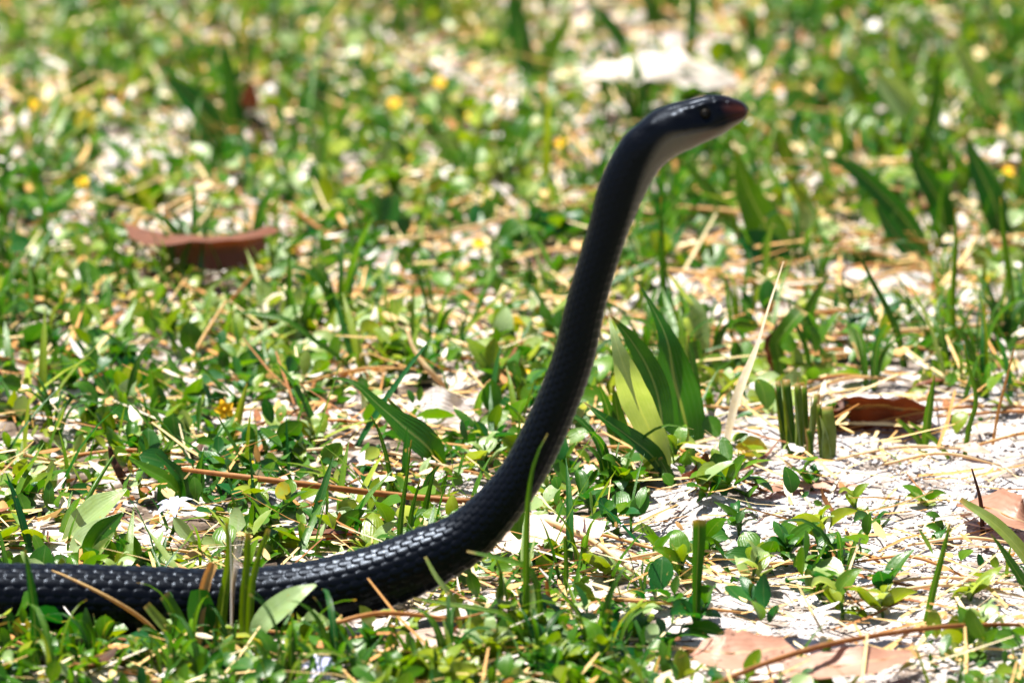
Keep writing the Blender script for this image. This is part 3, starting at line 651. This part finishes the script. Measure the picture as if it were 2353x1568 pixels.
# --- upright blades and stalks
blade('thin green blade bowing in front of the raised snake', [(1209, 1482, 0), (1208, 1300), (1213, 1145), (1230, 1050, .002), (1258, 995, .006)], (13, 15, 17, 15, 9, 3), .5, nrm=(.2, -.9, .2))
blade('pale dry-edged blade propped against the bend of the snake', [(1066, 1478), (1040, 1380), (1000, 1322, .002), (976, 1278, .006)], (14, 16, 14, 8), .84, nrm=(.3, -.8, .5))
blade('bright green blade lying level below the raised snake', [(1242, 1482), (1238, 1380), (1215, 1306), (1150, 1284), (1072, 1266)], (10, 14, 17, 16, 8), .5, nrm=(0, -.5, .85))
blade('green flat blade under the bend of the snake', [(1190, 1486), (1170, 1420), (1110, 1400), (1030, 1388), (950, 1374)], (10, 15, 15, 14, 6), .5, nrm=(0, -.5, .85))
blade('dark narrow blade standing in front of the lying coil', [(76, 1536), (80, 1440), (70, 1340), (57, 1262)], (24, 26, 20, 6), .14, nrm=(.3, -.8, .3))
t = empty('grass_clump', G(525, 1494), 'clump of pale green stems with frayed white top in front of the coil', 'grass clump')
blade('', [(500, 1494), (512, 1380), (526, 1290), (520, 1200)], (26, 26, 22, 6), .6, parent=t, nrm=(.1, -.9, .3))
for q in ((-10, 1196), (2, 1214), (9, 1188), (16, 1206), (24, 1222)):
    blade('', [(532, 1494), (534+q[0]*.2, 1360), (537+q[0]*.6, 1280), (539+q[0]*1.1, q[1])], (9, 9, 6, 1.5), .94, mat='dry', nrm=(-.8, -.5, .3), parent=t, name='dry_strand', n=12, na=3)
blade('', [(560, 1492), (562, 1360), (568, 1290), (570, 1222)], (20, 22, 18, 14), .62, parent=t, nrm=(-.2, -.9, .3))
blade('', [(570, 1494), (578, 1350), (594, 1280), (617, 1214)], (14, 18, 16, 10), .55, parent=t)
blade('tan dry stem stub standing against the lying coil', [(446, 1492), (462, 1390), (476, 1330), (492, 1292)], (24, 26, 24, 22), .48, mat='dry', cup=.3)
t = empty('grass_clump', G(400, 1490), 'short thick cut blades leaning in front of the lying coil', 'grass clump')
blade('', [(428, 1512), (412, 1440), (392, 1395), (374, 1366)], (40, 40, 36, 30), .42, parent=t, nrm=(.4, -.7, .5))
blade('', [(420, 1515), (395, 1460), (362, 1420), (335, 1388)], (20, 26, 26, 20), .8, parent=t, nrm=(-.2, -.6, .7))
blade('pale stick-like blade lying in front of the frayed clump', [(470, 1508), (510, 1470), (556, 1432)], (14, 18, 14), .88, nrm=(0, -.5, .85))
t = empty('weed', G(600, 1480), 'large pale oval leaf tilted up in front of the lying coil', 'weed')
blade('', [(590, 1496), (600, 1440, -.002), (640, 1400, -.004), (690, 1362, -.004), (726, 1342, -.002)], (6, 50, 74, 58, 8), .83, nrm=(-.3, -.65, .75), cup=.12, mat='leaf', name='leaf', parent=t, n=20, na=7)
blade('', [(700, 1500), (704, 1450), (712, 1420)], (8, 9, 7), .35, name='stem', parent=t)
blade('', [(712, 1430), (732, 1410, -.003), (752, 1385, -.004)], (14, 56, 20), .12, mat='leaf', name='leaf', parent=t, nrm=(.1, -.8, .4))
t = empty('weed', G(460, 1440), 'dark heart-shaped leaf on a short stem against the lying coil', 'weed')
blade('', [(470, 1490), (466, 1440), (462, 1412)], (8, 8, 7), .4, name='stem', parent=t)
blade('', [(470, 1490), (464, 1412, -.001), (460, 1385, -.002), (458, 1352, -.003)], (5, 8, 66, 66, 40), .12, mat='leaf', name='leaf', parent=t, nrm=(0, -.9, .3), n=10)
t = empty('weed', G(150, 1262), 'plant with two large pale ribbed lance-shaped leaves left of the white flower', 'weed')
blade('', [(140, 1240), (185, 1205, -.004), (240, 1160, -.006), (292, 1122, -.004)], (14, 78, 80, 4), .90, nrm=(-.3, -.6, .75), cup=.14, mat='leaf', name='leaf', parent=t, n=22, na=7)
blade('', [(150, 1275), (190, 1240, -.006), (240, 1207, -.008), (284, 1176, -.006)], (10, 62, 54, 4), .90, nrm=(-.3, -.55, .8), cup=.14, mat='leaf', name='leaf', parent=t, n=22, na=7)
blade('', [(200, 1290), (215, 1250, -.004), (245, 1212, -.004), (282, 1178, -.004)], (10, 52, 56, 6), .3, nrm=(.2, -.75, .5), cup=.14, mat='leaf', name='leaf', parent=t, n=20, na=7)
blade('', [(205, 1296), (225, 1270, -.006), (250, 1240, -.008), (262, 1222, -.008)], (8, 40, 30, 4), .78, nrm=(-.2, -.6, .7), mat='leaf', name='leaf', parent=t, n=16, na=7)
blade('pale upright oval leaf among weeds left of the arching blade', [(290, 968), (288, 930), (296, 895), (312, 866)], (20, 62, 58, 14), .88, nrm=(-.2, -.7, .6), mat='leaf', name='broad_weed', cat='weed', n=16, na=7)
t = empty('broad_grass', G(1018, 1072), 'broad green blade bent over toward the left of the snake', 'grass blade')
blade('', [(1018, 1072), (985, 1030, -.004), (930, 982, -.006), (870, 930, -.004), (810, 878, .0), (742, 866, .006)], (24, 74, 84, 44, 24, 10, 3), .24, nrm=(.3, -.75, .6), cup=.12, parent=t, n=26, na=7)
blade('', [(1018, 1074), (990, 1020, .008), (930, 965, .012), (890, 915, .012)], (14, 30, 30, 6), .35, nrm=(.3, -.8, .5), parent=t, n=16)
blade('long thin arching blade over the mid weeds', [(820, 870), (790, 835, .0), (730, 790, -.004), (660, 738, -.004), (590, 722, .0), (520, 716, .006)], (8, 16, 18, 18, 14, 3), .3, nrm=(.2, -.5, .8), n=26)
blade('olive stalk left of the broad bent blade', [(905, 1150), (890, 1060), (870, 990), (852, 955)], (10, 12, 10, 3), .3)
t = empty('grass_clump', G(925, 1290), 'slender green blades just behind the bend of the snake', 'grass clump')
for a in ([(915, 1305), (920, 1200), (935, 1090), (945, 1010)], [(930, 1300), (945, 1180), (965, 1100)], [(965, 1215), (985, 1130), (1002, 1068)], [(1010, 1150), (1020, 1110), (1030, 1080)]):
    blade('', a, (12, 15, 9, 3) if len(a) > 3 else (13, 14, 3), random.uniform(.25, .5), parent=t)
t = empty('grass_shoot', G(1030, 1172), 'small dark green leaf blade in front of the orange-brown needle', 'grass shoot')
blade('', [(970, 1160), (985, 1100), (1012, 1066)], (16, 22, 3), .15, parent=t)
t = empty('leafy_shoot', G(430, 1140), 'leafy green shoot rising beside the charred twig', 'weed')
blade('', [(430, 1150), (390, 1110), (340, 1080), (296, 1052)], (18, 40, 36, 4), .45, nrm=(.3, -.6, .7), mat='leaf', name='leaf', parent=t, n=16, na=7)
blade('', [(432, 1150), (420, 1105, -.003), (385, 1065, -.004), (356, 1040, -.004)], (14, 42, 30, 4), .2, nrm=(.4, -.7, .4), mat='leaf', name='leaf', parent=t, n=16, na=7)
blade('', [(440, 1150), (455, 1100), (462, 1050)], (16, 40, 6), .2, mat='leaf', name='leaf', parent=t)
blade('', [(450, 1140), (520, 1100), (600, 1080), (640, 1082)], (8, 26, 20, 3), .4, nrm=(0, -.5, .85), name='leaf', parent=t)
blade('yellow-green pointed blade amid weeds above the orange-brown needle', [(530, 1010), (545, 960), (560, 905), (568, 880)], (22, 26, 18, 3), .7, nrm=(.3, -.8, .4))
blade('smooth green spike at the edge of the sand', [(2121, 1042), (2128, 980), (2136, 920), (2147, 860)], (12, 22, 20, 3), .5, nrm=(.2, -.9, .2))
t = empty('grass_shoot', G(2180, 1052), 'pair of short green blades lying over the sand', 'grass shoot')
blade('', [(2118, 1045), (2110, 1015), (2085, 985), (2058, 962)], (10, 16, 15, 10), .5, parent=t, nrm=(.2, -.7, .6))
blade('', [(2190, 1052), (2150, 1015), (2110, 985), (2085, 968)], (12, 16, 13, 6), .55, parent=t, nrm=(.2, -.6, .7))
blade('jointed green stalk rising from the sand', [(2214, 1042), (2226, 980), (2242, 920), (2222, 830), (2214, 790)], (12, 13, 11, 9, 3), .5)
blade('tan thin stalk beside the jointed green stalk', [(2278, 1020), (2292, 950), (2312, 870), (2330, 800)], (7, 8, 6, 3), .55, mat='dry')
blade('cut green stem in front of the sand patch', [(1599, 1440), (1600, 1330), (1604, 1250), (1605, 1192)], (17, 19, 28, 32), .3, cup=.35, nrm=(.1, -.9, .2))
blade('green stem leaning in front of the sand patch', [(2122, 1440), (2142, 1360), (2165, 1270), (2182, 1202)], (16, 18, 15, 6), .5, nrm=(.1, -.9, .2))
blade('pale folded blade leaning in from the right over the sand', [(2400, 1330), (2340, 1260), (2280, 1200), (2205, 1148)], (20, 34, 34, 16), .83, nrm=(-.2, -.5, .85), n=18)
blade('dark green blade lying below the pale folded blade', [(2400, 1400), (2345, 1330), (2300, 1260), (2275, 1225)], (24, 30, 22, 3), .28, nrm=(.2, -.7, .6), n=18)
blade('brown-tipped dark stub in front of the tan leaves', [(1870, 1580), (1888, 1520), (1910, 1465)], (16, 20, 14), .2, nrm=(.1, -.9, .2))
blade('thick green blade in front of the flat pinkish tan leaf', [(1384, 1520), (1390, 1450), (1400, 1400)], (22, 26, 18), .28, nrm=(.1, -.9, .2))
for i, (a, r) in enumerate([([(1290, 1390), (1300, 1330), (1298, 1230)], .4), ([(1145, 1440), (1150, 1370), (1150, 1310)], .5)]):
    blade(('taller' if i == 0 else 'shorter')+' thin green stalk standing in the grass under the raised snake', a, (10, 12, 8), r)
blade('orange dead blade tip standing under the raised snake', [(1262, 1425), (1260, 1380), (1255, 1332)], (10, 13, 8), .42, mat='dry')
# --- right-hand middle distance and far blades
FAR = [
 ('big dark green blade arching in the far right grass', [(2140, 600), (2090, 520), (2020, 440), (1955, 385), (1895, 360)], (16, 36, 34, 26, 4), .14),
 ('dark green lance blade at the far right', [(2310, 560), (2285, 470), (2245, 380), (2216, 310)], (20, 46, 34, 3), .1),
 ('dark green double blade left of the lance blade', [(2170, 560), (2160, 470), (2120, 400), (2085, 330)], (18, 44, 32, 4), .14),
 ('narrow blade rising from the arching blade', [(2100, 420), (2130, 330), (2150, 230), (2162, 130)], (12, 22, 16, 3), .3),
 ('white broad blade beyond the snake head', [(2140, 340), (2110, 280), (2060, 220), (2005, 165)], (16, 44, 50, 10), .9),
 ('pale green blade at the top right', [(2300, 290), (2260, 210), (2215, 130), (2185, 80)], (20, 36, 30, 6), .8),
 ('bright green blade crossing at the top right', [(2260, 180), (2310, 120), (2370, 60)], (12, 26, 10), .5),
 ('dark tall blade in the far grass left of the white leaf', [(1222, 190), (1205, 120), (1190, 50), (1178, -20)], (18, 34, 34, 20), .1),
 ('bright blade leaning beside the dark tall blade', [(1235, 190), (1270, 110), (1310, 40)], (16, 30, 12), .5),
 ('dark curving blade in front of the far white leaf', [(1445, 190), (1430, 110), (1390, 50), (1345, 0)], (16, 28, 28, 10), .2),
 ('dark narrow blade standing beyond the snake head', [(1585, 130), (1590, 60), (1592, -20)], (18, 22, 16), .16),
 ('glossy green cup of broad leaves behind the snake neck', [(1800, 610), (1770, 540), (1720, 440), (1690, 340)], (40, 70, 40, 4), .5),
 ('deep green broad leaf at the foot of the far cup plant', [(1790, 640), (1770, 600), (1730, 560), (1690, 540)], (30, 70, 60, 10), .06),
 ('slim green blade under the snake chin', [(1700, 540), (1660, 480), (1610, 420), (1565, 370)], (16, 26, 22, 3), .5),
 ('pale backed dark blade lying in the right grass', [(2150, 620), (2100, 590), (2050, 530), (2005, 460)], (16, 30, 26, 3), .14),
 ('thin green stalk standing in the right grass', [(2195, 820), (2188, 700), (2195, 560), (2192, 480)], (9, 10, 8, 2), .5),
 ('tall straight stalk near the right edge', [(2330, 760), (2318, 640), (2305, 540), (2298, 452)], (10, 12, 9, 3), .5),
 ('thin stalk leaning left in the right grass', [(2080, 840), (2055, 750), (2000, 640), (1970, 580)], (11, 12, 9, 3), .3),
 ('curved stalk right of the torn grass shoot', [(1865, 880), (1850, 800), (1825, 740), (1808, 690)], (9, 10, 8, 2), .3),
 ('green blade leaning right behind the torn grass shoot', [(1830, 780), (1870, 690), (1905, 630)], (12, 20, 3), .4),
 ('horizontal green blade behind the sand patch', [(1790, 610), (1900, 600), (2020, 600), (2140, 625)], (10, 22, 24, 4), .4),
 ('pale blade arching low at the right edge', [(2400, 620), (2330, 600), (2270, 620), (2220, 640)], (14, 22, 18, 3), .75),
 ('pair of big dark blades in the far left grass', [(520, 330), (470, 260), (420, 210), (376, 176)], (20, 44, 40, 8), .1),
 ('pale blade beside the far dark blades', [(535, 325), (505, 285), (465, 245), (430, 215)], (14, 36, 36, 8), .8),
 ('dark upright blade in the far left grass', [(540, 330), (530, 240), (520, 150), (512, 90)], (18, 30, 26, 10), .12),
 ('dark pointed leaf standing in the far grass', [(705, 290), (715, 240), (728, 200), (738, 172)], (30, 52, 50, 16), .1),
 ('pale leaf beside the far dark pointed leaf', [(765, 290), (770, 250), (765, 200)], (14, 40, 14), .85),
 ('bright green upright leaf behind the far reddish curled leaf', [(345, 490), (342, 450), (340, 410)], (40, 56, 40), .5),
 ('green blade leaning in from the left edge', [(88, 700), (60, 665), (20, 635), (-30, 600)], (24, 30, 26, 8), .4),
 ('bright green blade standing at the left edge', [(82, 715), (76, 660), (70, 610)], (22, 26, 8), .45),
 ('short green blade tip left of the raised snake', [(1360, 720), (1320, 690), (1280, 668), (1240, 636)], (16, 22, 18, 4), .2),
 ('dark green leaf standing left of the snake neck', [(920, 545), (905, 520), (890, 490)], (40, 54, 10), .12),
]
FAR += [('green blade crossing the right part of the far white leaf', [(1600, 230), (1592, 170), (1570, 110)], (18, 34, 8), .3), ('olive blade crossing the left part of the far white leaf', [(1410, 225), (1400, 160), (1412, 110)], (18, 30, 6), .4), ('dark leaf standing across the far white bleached leaf', [(1500, 235), (1505, 180), (1512, 120)], (24, 40, 10), .1), ('tawny stalk left of the far white bleached leaf', [(1480, 270), (1450, 190), (1420, 120)], (12, 20, 8), .9), ('broad pale blade in the strawy grass behind the torn shoot', [(1960, 720), (1900, 690), (1830, 680)], (14, 30, 8), .8), ('yellow-green blade leaning near the far cup plant', [(1880, 560), (1850, 470), (1800, 400)], (14, 26, 4), .66), ('bright green blade behind the snake chin', [(1830, 420), (1800, 340), (1760, 280)], (14, 30, 6), .55), ('lime blade in the far grass above the cup plant', [(1990, 290), (1960, 200), (1900, 130)], (16, 30, 6), .6), ('pale blade crossing the far right grass', [(2210, 480), (2150, 430), (2060, 410)], (14, 28, 6), .82)]
for lab, pts, wd, r in FAR:
    blade(lab, pts, [q*1.6 for q in wd], r, nrm=(random.uniform(-.3, .3), -.7, random.uniform(.3, .8)), cup=.2, n=18)

# --- flowers
def flower(label, px, py, base, rad, npet, mat, cmat, facing, petw, group=None, name='flower', cat='flower'):
    b0 = G(*base); top = P(px, py, b0[1]); root = empty(name, b0, label, cat, group)
    loc = np.array(b0); f = unit(facing); e1 = unit(np.cross(f, [.3, .2, 1])); e2 = np.cross(f, e1)
    obj('stem', mesh_tube('stem', np.array([[0, 0, -.003], (top-loc)*.5+np.array([.002, 0, 0]), top-loc-f*.0006]), [.0008, .0007], n=8, rnd=.45), M['grass'], root)
    for i in range(npet):
        a = 2*math.pi*i/npet+.3; d = e1*math.cos(a)+e2*math.sin(a)
        rb('petal', mat, loc, root, path=np.array([top, top+d*rad*.55+f*rad*.22, top+d*rad+f*rad*.05]), width=[petw*.5, petw, petw*.8, .0004], nrm=f, cup=.15, rnd=random.random(), n=8)
    V = []; c = top+f*.0008
    obj('flower_centre', mesh_tube('flower_centre', np.array([top-loc-f*.0005, c-loc, c-loc+f*.0008]), [rad*.22, rad*.24, rad*.1], n=5, ns=8, rnd=.5), M[cmat], root)
    return root
flower('white star-shaped flower with narrow petals beside the ribbed leaves', 402, 1166, (372, 1262), .0080, 6, 'petal', 'petal', (-.15, -.22, .95), .0040)
flower('pale lilac flower low in the grass in front of the lying coil', 736, 1536, (736, 1572), .0074, 6, 'petal', 'petal', (.1, -.45, .88), .0042)
for px, py in ((1085, 266), (775, 320), (955, 368), (745, 428), (672, 572), (76, 242), (2316, 396), (1205, 860), (1010, 190), (560, 62), (190, 420), (905, 238), (1290, 330), (1120, 470), (2260, 640), (1650, 190), (420, 560), (1100, 560)):
    flower('tiny yellow flower dotted '+zone(G(px, py+40)), px, py, (px+random.uniform(-6, 6), py+random.uniform(34, 50)), .0030, 5, 'yellow', 'yellow', (random.uniform(-.3, .3), -.6, .8), .0028, 'tiny yellow flowers in the weeds', 'yellow_flower', 'flower')
flower('orange-yellow bud flower on a stem above the orange-brown needle', 515, 940, (528, 1000), .0042, 5, 'yellow', 'yellow', (.2, -.9, .2), .0034, None, 'yellow_flower')

# ------------------------------------------------------------------ prototypes, copied as individuals
def proto_weed(k):
    r = random.Random(k); root = empty('weed', (0, 0, 0), '', 'weed'); nl = r.randint(4, 8); hgt0 = r.uniform(.003, .015)
    lean = np.array([r.uniform(-.006, .006), r.uniform(-.006, .006), hgt0])
    obj('stem', mesh_tube('stem', np.array([[0, 0, -.003], lean*.5+[.001, 0, 0], lean]), [.0009, .0006], n=6, ns=5, rnd=.45), M['leaf'], root)
    base = r.choice([.2, .35, .5, .65, .8]); root['look'] = HUE[base]+(' many-leaved' if nl > 6 else ' few-leaved')+(' tall' if hgt0 > .009 else ' low')
    for i in range(nl):
        f = .25+.75*i/(nl-1); a = i*2.4+r.uniform(-.4, .4); d = np.array([math.cos(a), math.sin(a), 0]); L = r.uniform(.009, .016)*(1.1-.3*f)
        p0 = lean*f; up_ = r.uniform(-.05, 1.5); L *= r.uniform(.7, 1.25); side_ = np.array([-d[1], d[0], 0])*r.uniform(-.25, .25)*L
        p = np.array([p0, p0+d*L*.2+[0, 0, L*.2*up_], p0+d*L*.62+side_*.5+[0, 0, L*.55*up_], p0+d*L*.95+side_+[0, 0, L*(.75*up_-r.uniform(0, .35))]])
        p[:, 2] = np.maximum(p[:, 2], .0012); p[0, 2] = max(p0[2]-.001, 0)
        rb('leaf', 'leaf', (0, 0, 0), root, path=p, width=[L*.12, L*.55, L*.72, L*.5, L*.05], nrm=(-d[0]*.4*up_+r.uniform(-.7, .7), -d[1]*.4*up_+r.uniform(-.7, .7), 1), cup=r.uniform(-.2, .4), rnd=min(1, max(0, base+r.uniform(-.18, .18))), n=9, na=5, wrinkle=.02)
    return root
def proto_tuft(k):
    r = random.Random(100+k); root = empty('grass_tuft', (0, 0, 0), '', 'grass tuft'); nb = r.randint(4, 7); base = r.choice([.15, .3, .45, .6]); root['look'] = HUE[base]+(' dense' if nb > 5 else ' sparse')
    for i in range(nb):
        a = r.uniform(0, 6.28); d = np.array([math.cos(a), math.sin(a), 0]); L = r.uniform(.022, .05); s = r.uniform(.2, .8); w_ = r.uniform(.0018, .0042)
        o0 = d*r.uniform(0, .003)
        p = np.array([o0+[0, 0, -.003], o0+d*L*s*.25+[0, 0, L*.45], o0+d*L*s*.65+[0, 0, L*.75*(1-.2*s)], o0+d*L*s*1.05+[0, 0, L*(.95-.5*s)]])
        rb('blade', 'grass', (0, 0, 0), root, path=p, width=[w_*.7, w_, w_*.9, w_*.6, w_*r.choice([.05, .4])], nrm=(-d[0]*.5+r.uniform(-.6, .6), -d[1]*.5-.4, .6), cup=.2, vee=True, rnd=min(1, max(0, base+r.uniform(-.15, .2))), n=10, na=3)
    return root
def copy_tree(o, parent=None):
    c = o.copy(); COL.objects.link(c); c.parent = parent
    for ch in list(o.children): copy_tree(ch, c)
    return c
USED = set()
def place(proto, loc, rz, sc, label, group):
    o = proto if proto.name not in USED else copy_tree(proto)
    USED.add(proto.name)
    o.location = loc; o.rotation_euler = (0, 0, rz); o.scale = (sc,)*3; o['label'] = f"{proto['look']} {'weed' if o['category'] == 'weed' else 'grass tuft'} {zone(loc)}"; o['group'] = ('weeds ' if o['category'] == 'weed' else 'grass tufts ')+zone(loc)
    return o
HUE = {.15: 'dark green', .2: 'dark green', .3: 'deep green', .35: 'mid green', .45: 'bright green', .5: 'bright green', .6: 'yellow-green', .65: 'yellow-green', .8: 'pale green'}
weeds = [proto_weed(k) for k in range(12)]; tufts = [proto_tuft(k) for k in range(10)]
r = random.Random(5)
# weeds seen one by one on and around the sand patch
for px, py, k, sc in [(1892, 1250, 0, 1.1), (1908, 1300, 1, 1.0), (1900, 1385, 2, 1.3), (1935, 1425, 3, 1.3), (2035, 1365, 4, 1.1), (2228, 1380, 5, 1.0), (1803, 1300, 6, 1.2), (1729, 1362, 7, 1.2), (2022, 1225, 8, .9), (1628, 1290, 9, 1.1), (2132, 1160, 10, .9),
                      (1560, 1345, 11, 1.2), (1500, 1290, 2, 1.1), (1860, 1130, 4, .8), (2030, 1420, 0, 1.), (1700, 1230, 6, .9), (2260, 1470, 7, 1.1), (1590, 1440, 1, 1.2), (2150, 1245, 9, .8), (1965, 1180, 3, .8)]:
    place(weeds[k], G(px, py), r.uniform(0, 6.28), sc*.78, None, None)
for _ in range(34):
    px, py = r.uniform(-40, 1450), r.uniform(1500, 1600)
    if r.random() < float(open_spot(*G(px, py)[:2])): place(r.choice(weeds if r.random() < .6 else tufts), G(px, py), r.uniform(0, 6.28), r.uniform(.55, .95), None, None)
def spots(n, box, ok, tries=60):
    out = []
    for _ in range(n*tries):
        if len(out) >= n: break
        px, py = r.uniform(box[0], box[1]), r.uniform(box[2], box[3]); g = G(px, py)
        if not bool(snake_free(g[0], g[1], .02)) : continue
        if r.random() > ok(px, py, g)*float(open_spot(g[0], g[1])): continue
        out.append(g)
    return out
for g in spots(150, (-80, 2430, 150, 1600), lambda px, py, g: max(0, 1-1.5*float(sandy(g[0], g[1])))*(1 if px < 1500 else .5)):
    place(r.choice(weeds), g, r.uniform(0, 6.28), r.uniform(.5, .95), None, None)
for g in spots(170, (-80, 2430, 0, 1600), lambda px, py, g: max(.02, 1-1.4*float(sandy(g[0], g[1])))*(1 if px > 1450 and py < 900 else .35)*(.25 if 1200 < py < 1560 and px < 1300 else 1)):
    place(r.choice(tufts), g, r.uniform(0, 6.28), r.uniform(.45, 1.0), None, None)
for i, g in enumerate(spots(130, (-60, 2420, 60, 1590), lambda px, py, g: 1 if px > 1350 and 450 < py < 900 else .22)):
    a = r.uniform(-.5, .5)+(math.pi if r.random() < .5 else 0); L = r.uniform(.03, .09); d = np.array([math.cos(a), math.sin(a), 0])
    q = [g+np.array([0, 0, .003]), g+d*L*.5+np.array([0, r.uniform(-.004, .004), .006]), g+d*L]
    q = np.array([[p_[0], p_[1], max(p_[2], float(hgt(p_[0], p_[1]))+.002+.004*(j == 1))] for j, p_ in enumerate(q)])
    o = obj('straw', mesh_tube('straw', q-q[0], [.0006, .0008, .0004], n=10, ns=5, rnd=r.uniform(.35, .85), flat=.6), M['dry']); o.location = q[0]
    tag(o, ('short ' if L < .05 else 'long ')+'thin dry straw lying loose '+zone(g), 'straw', 'loose straws in the weeds')
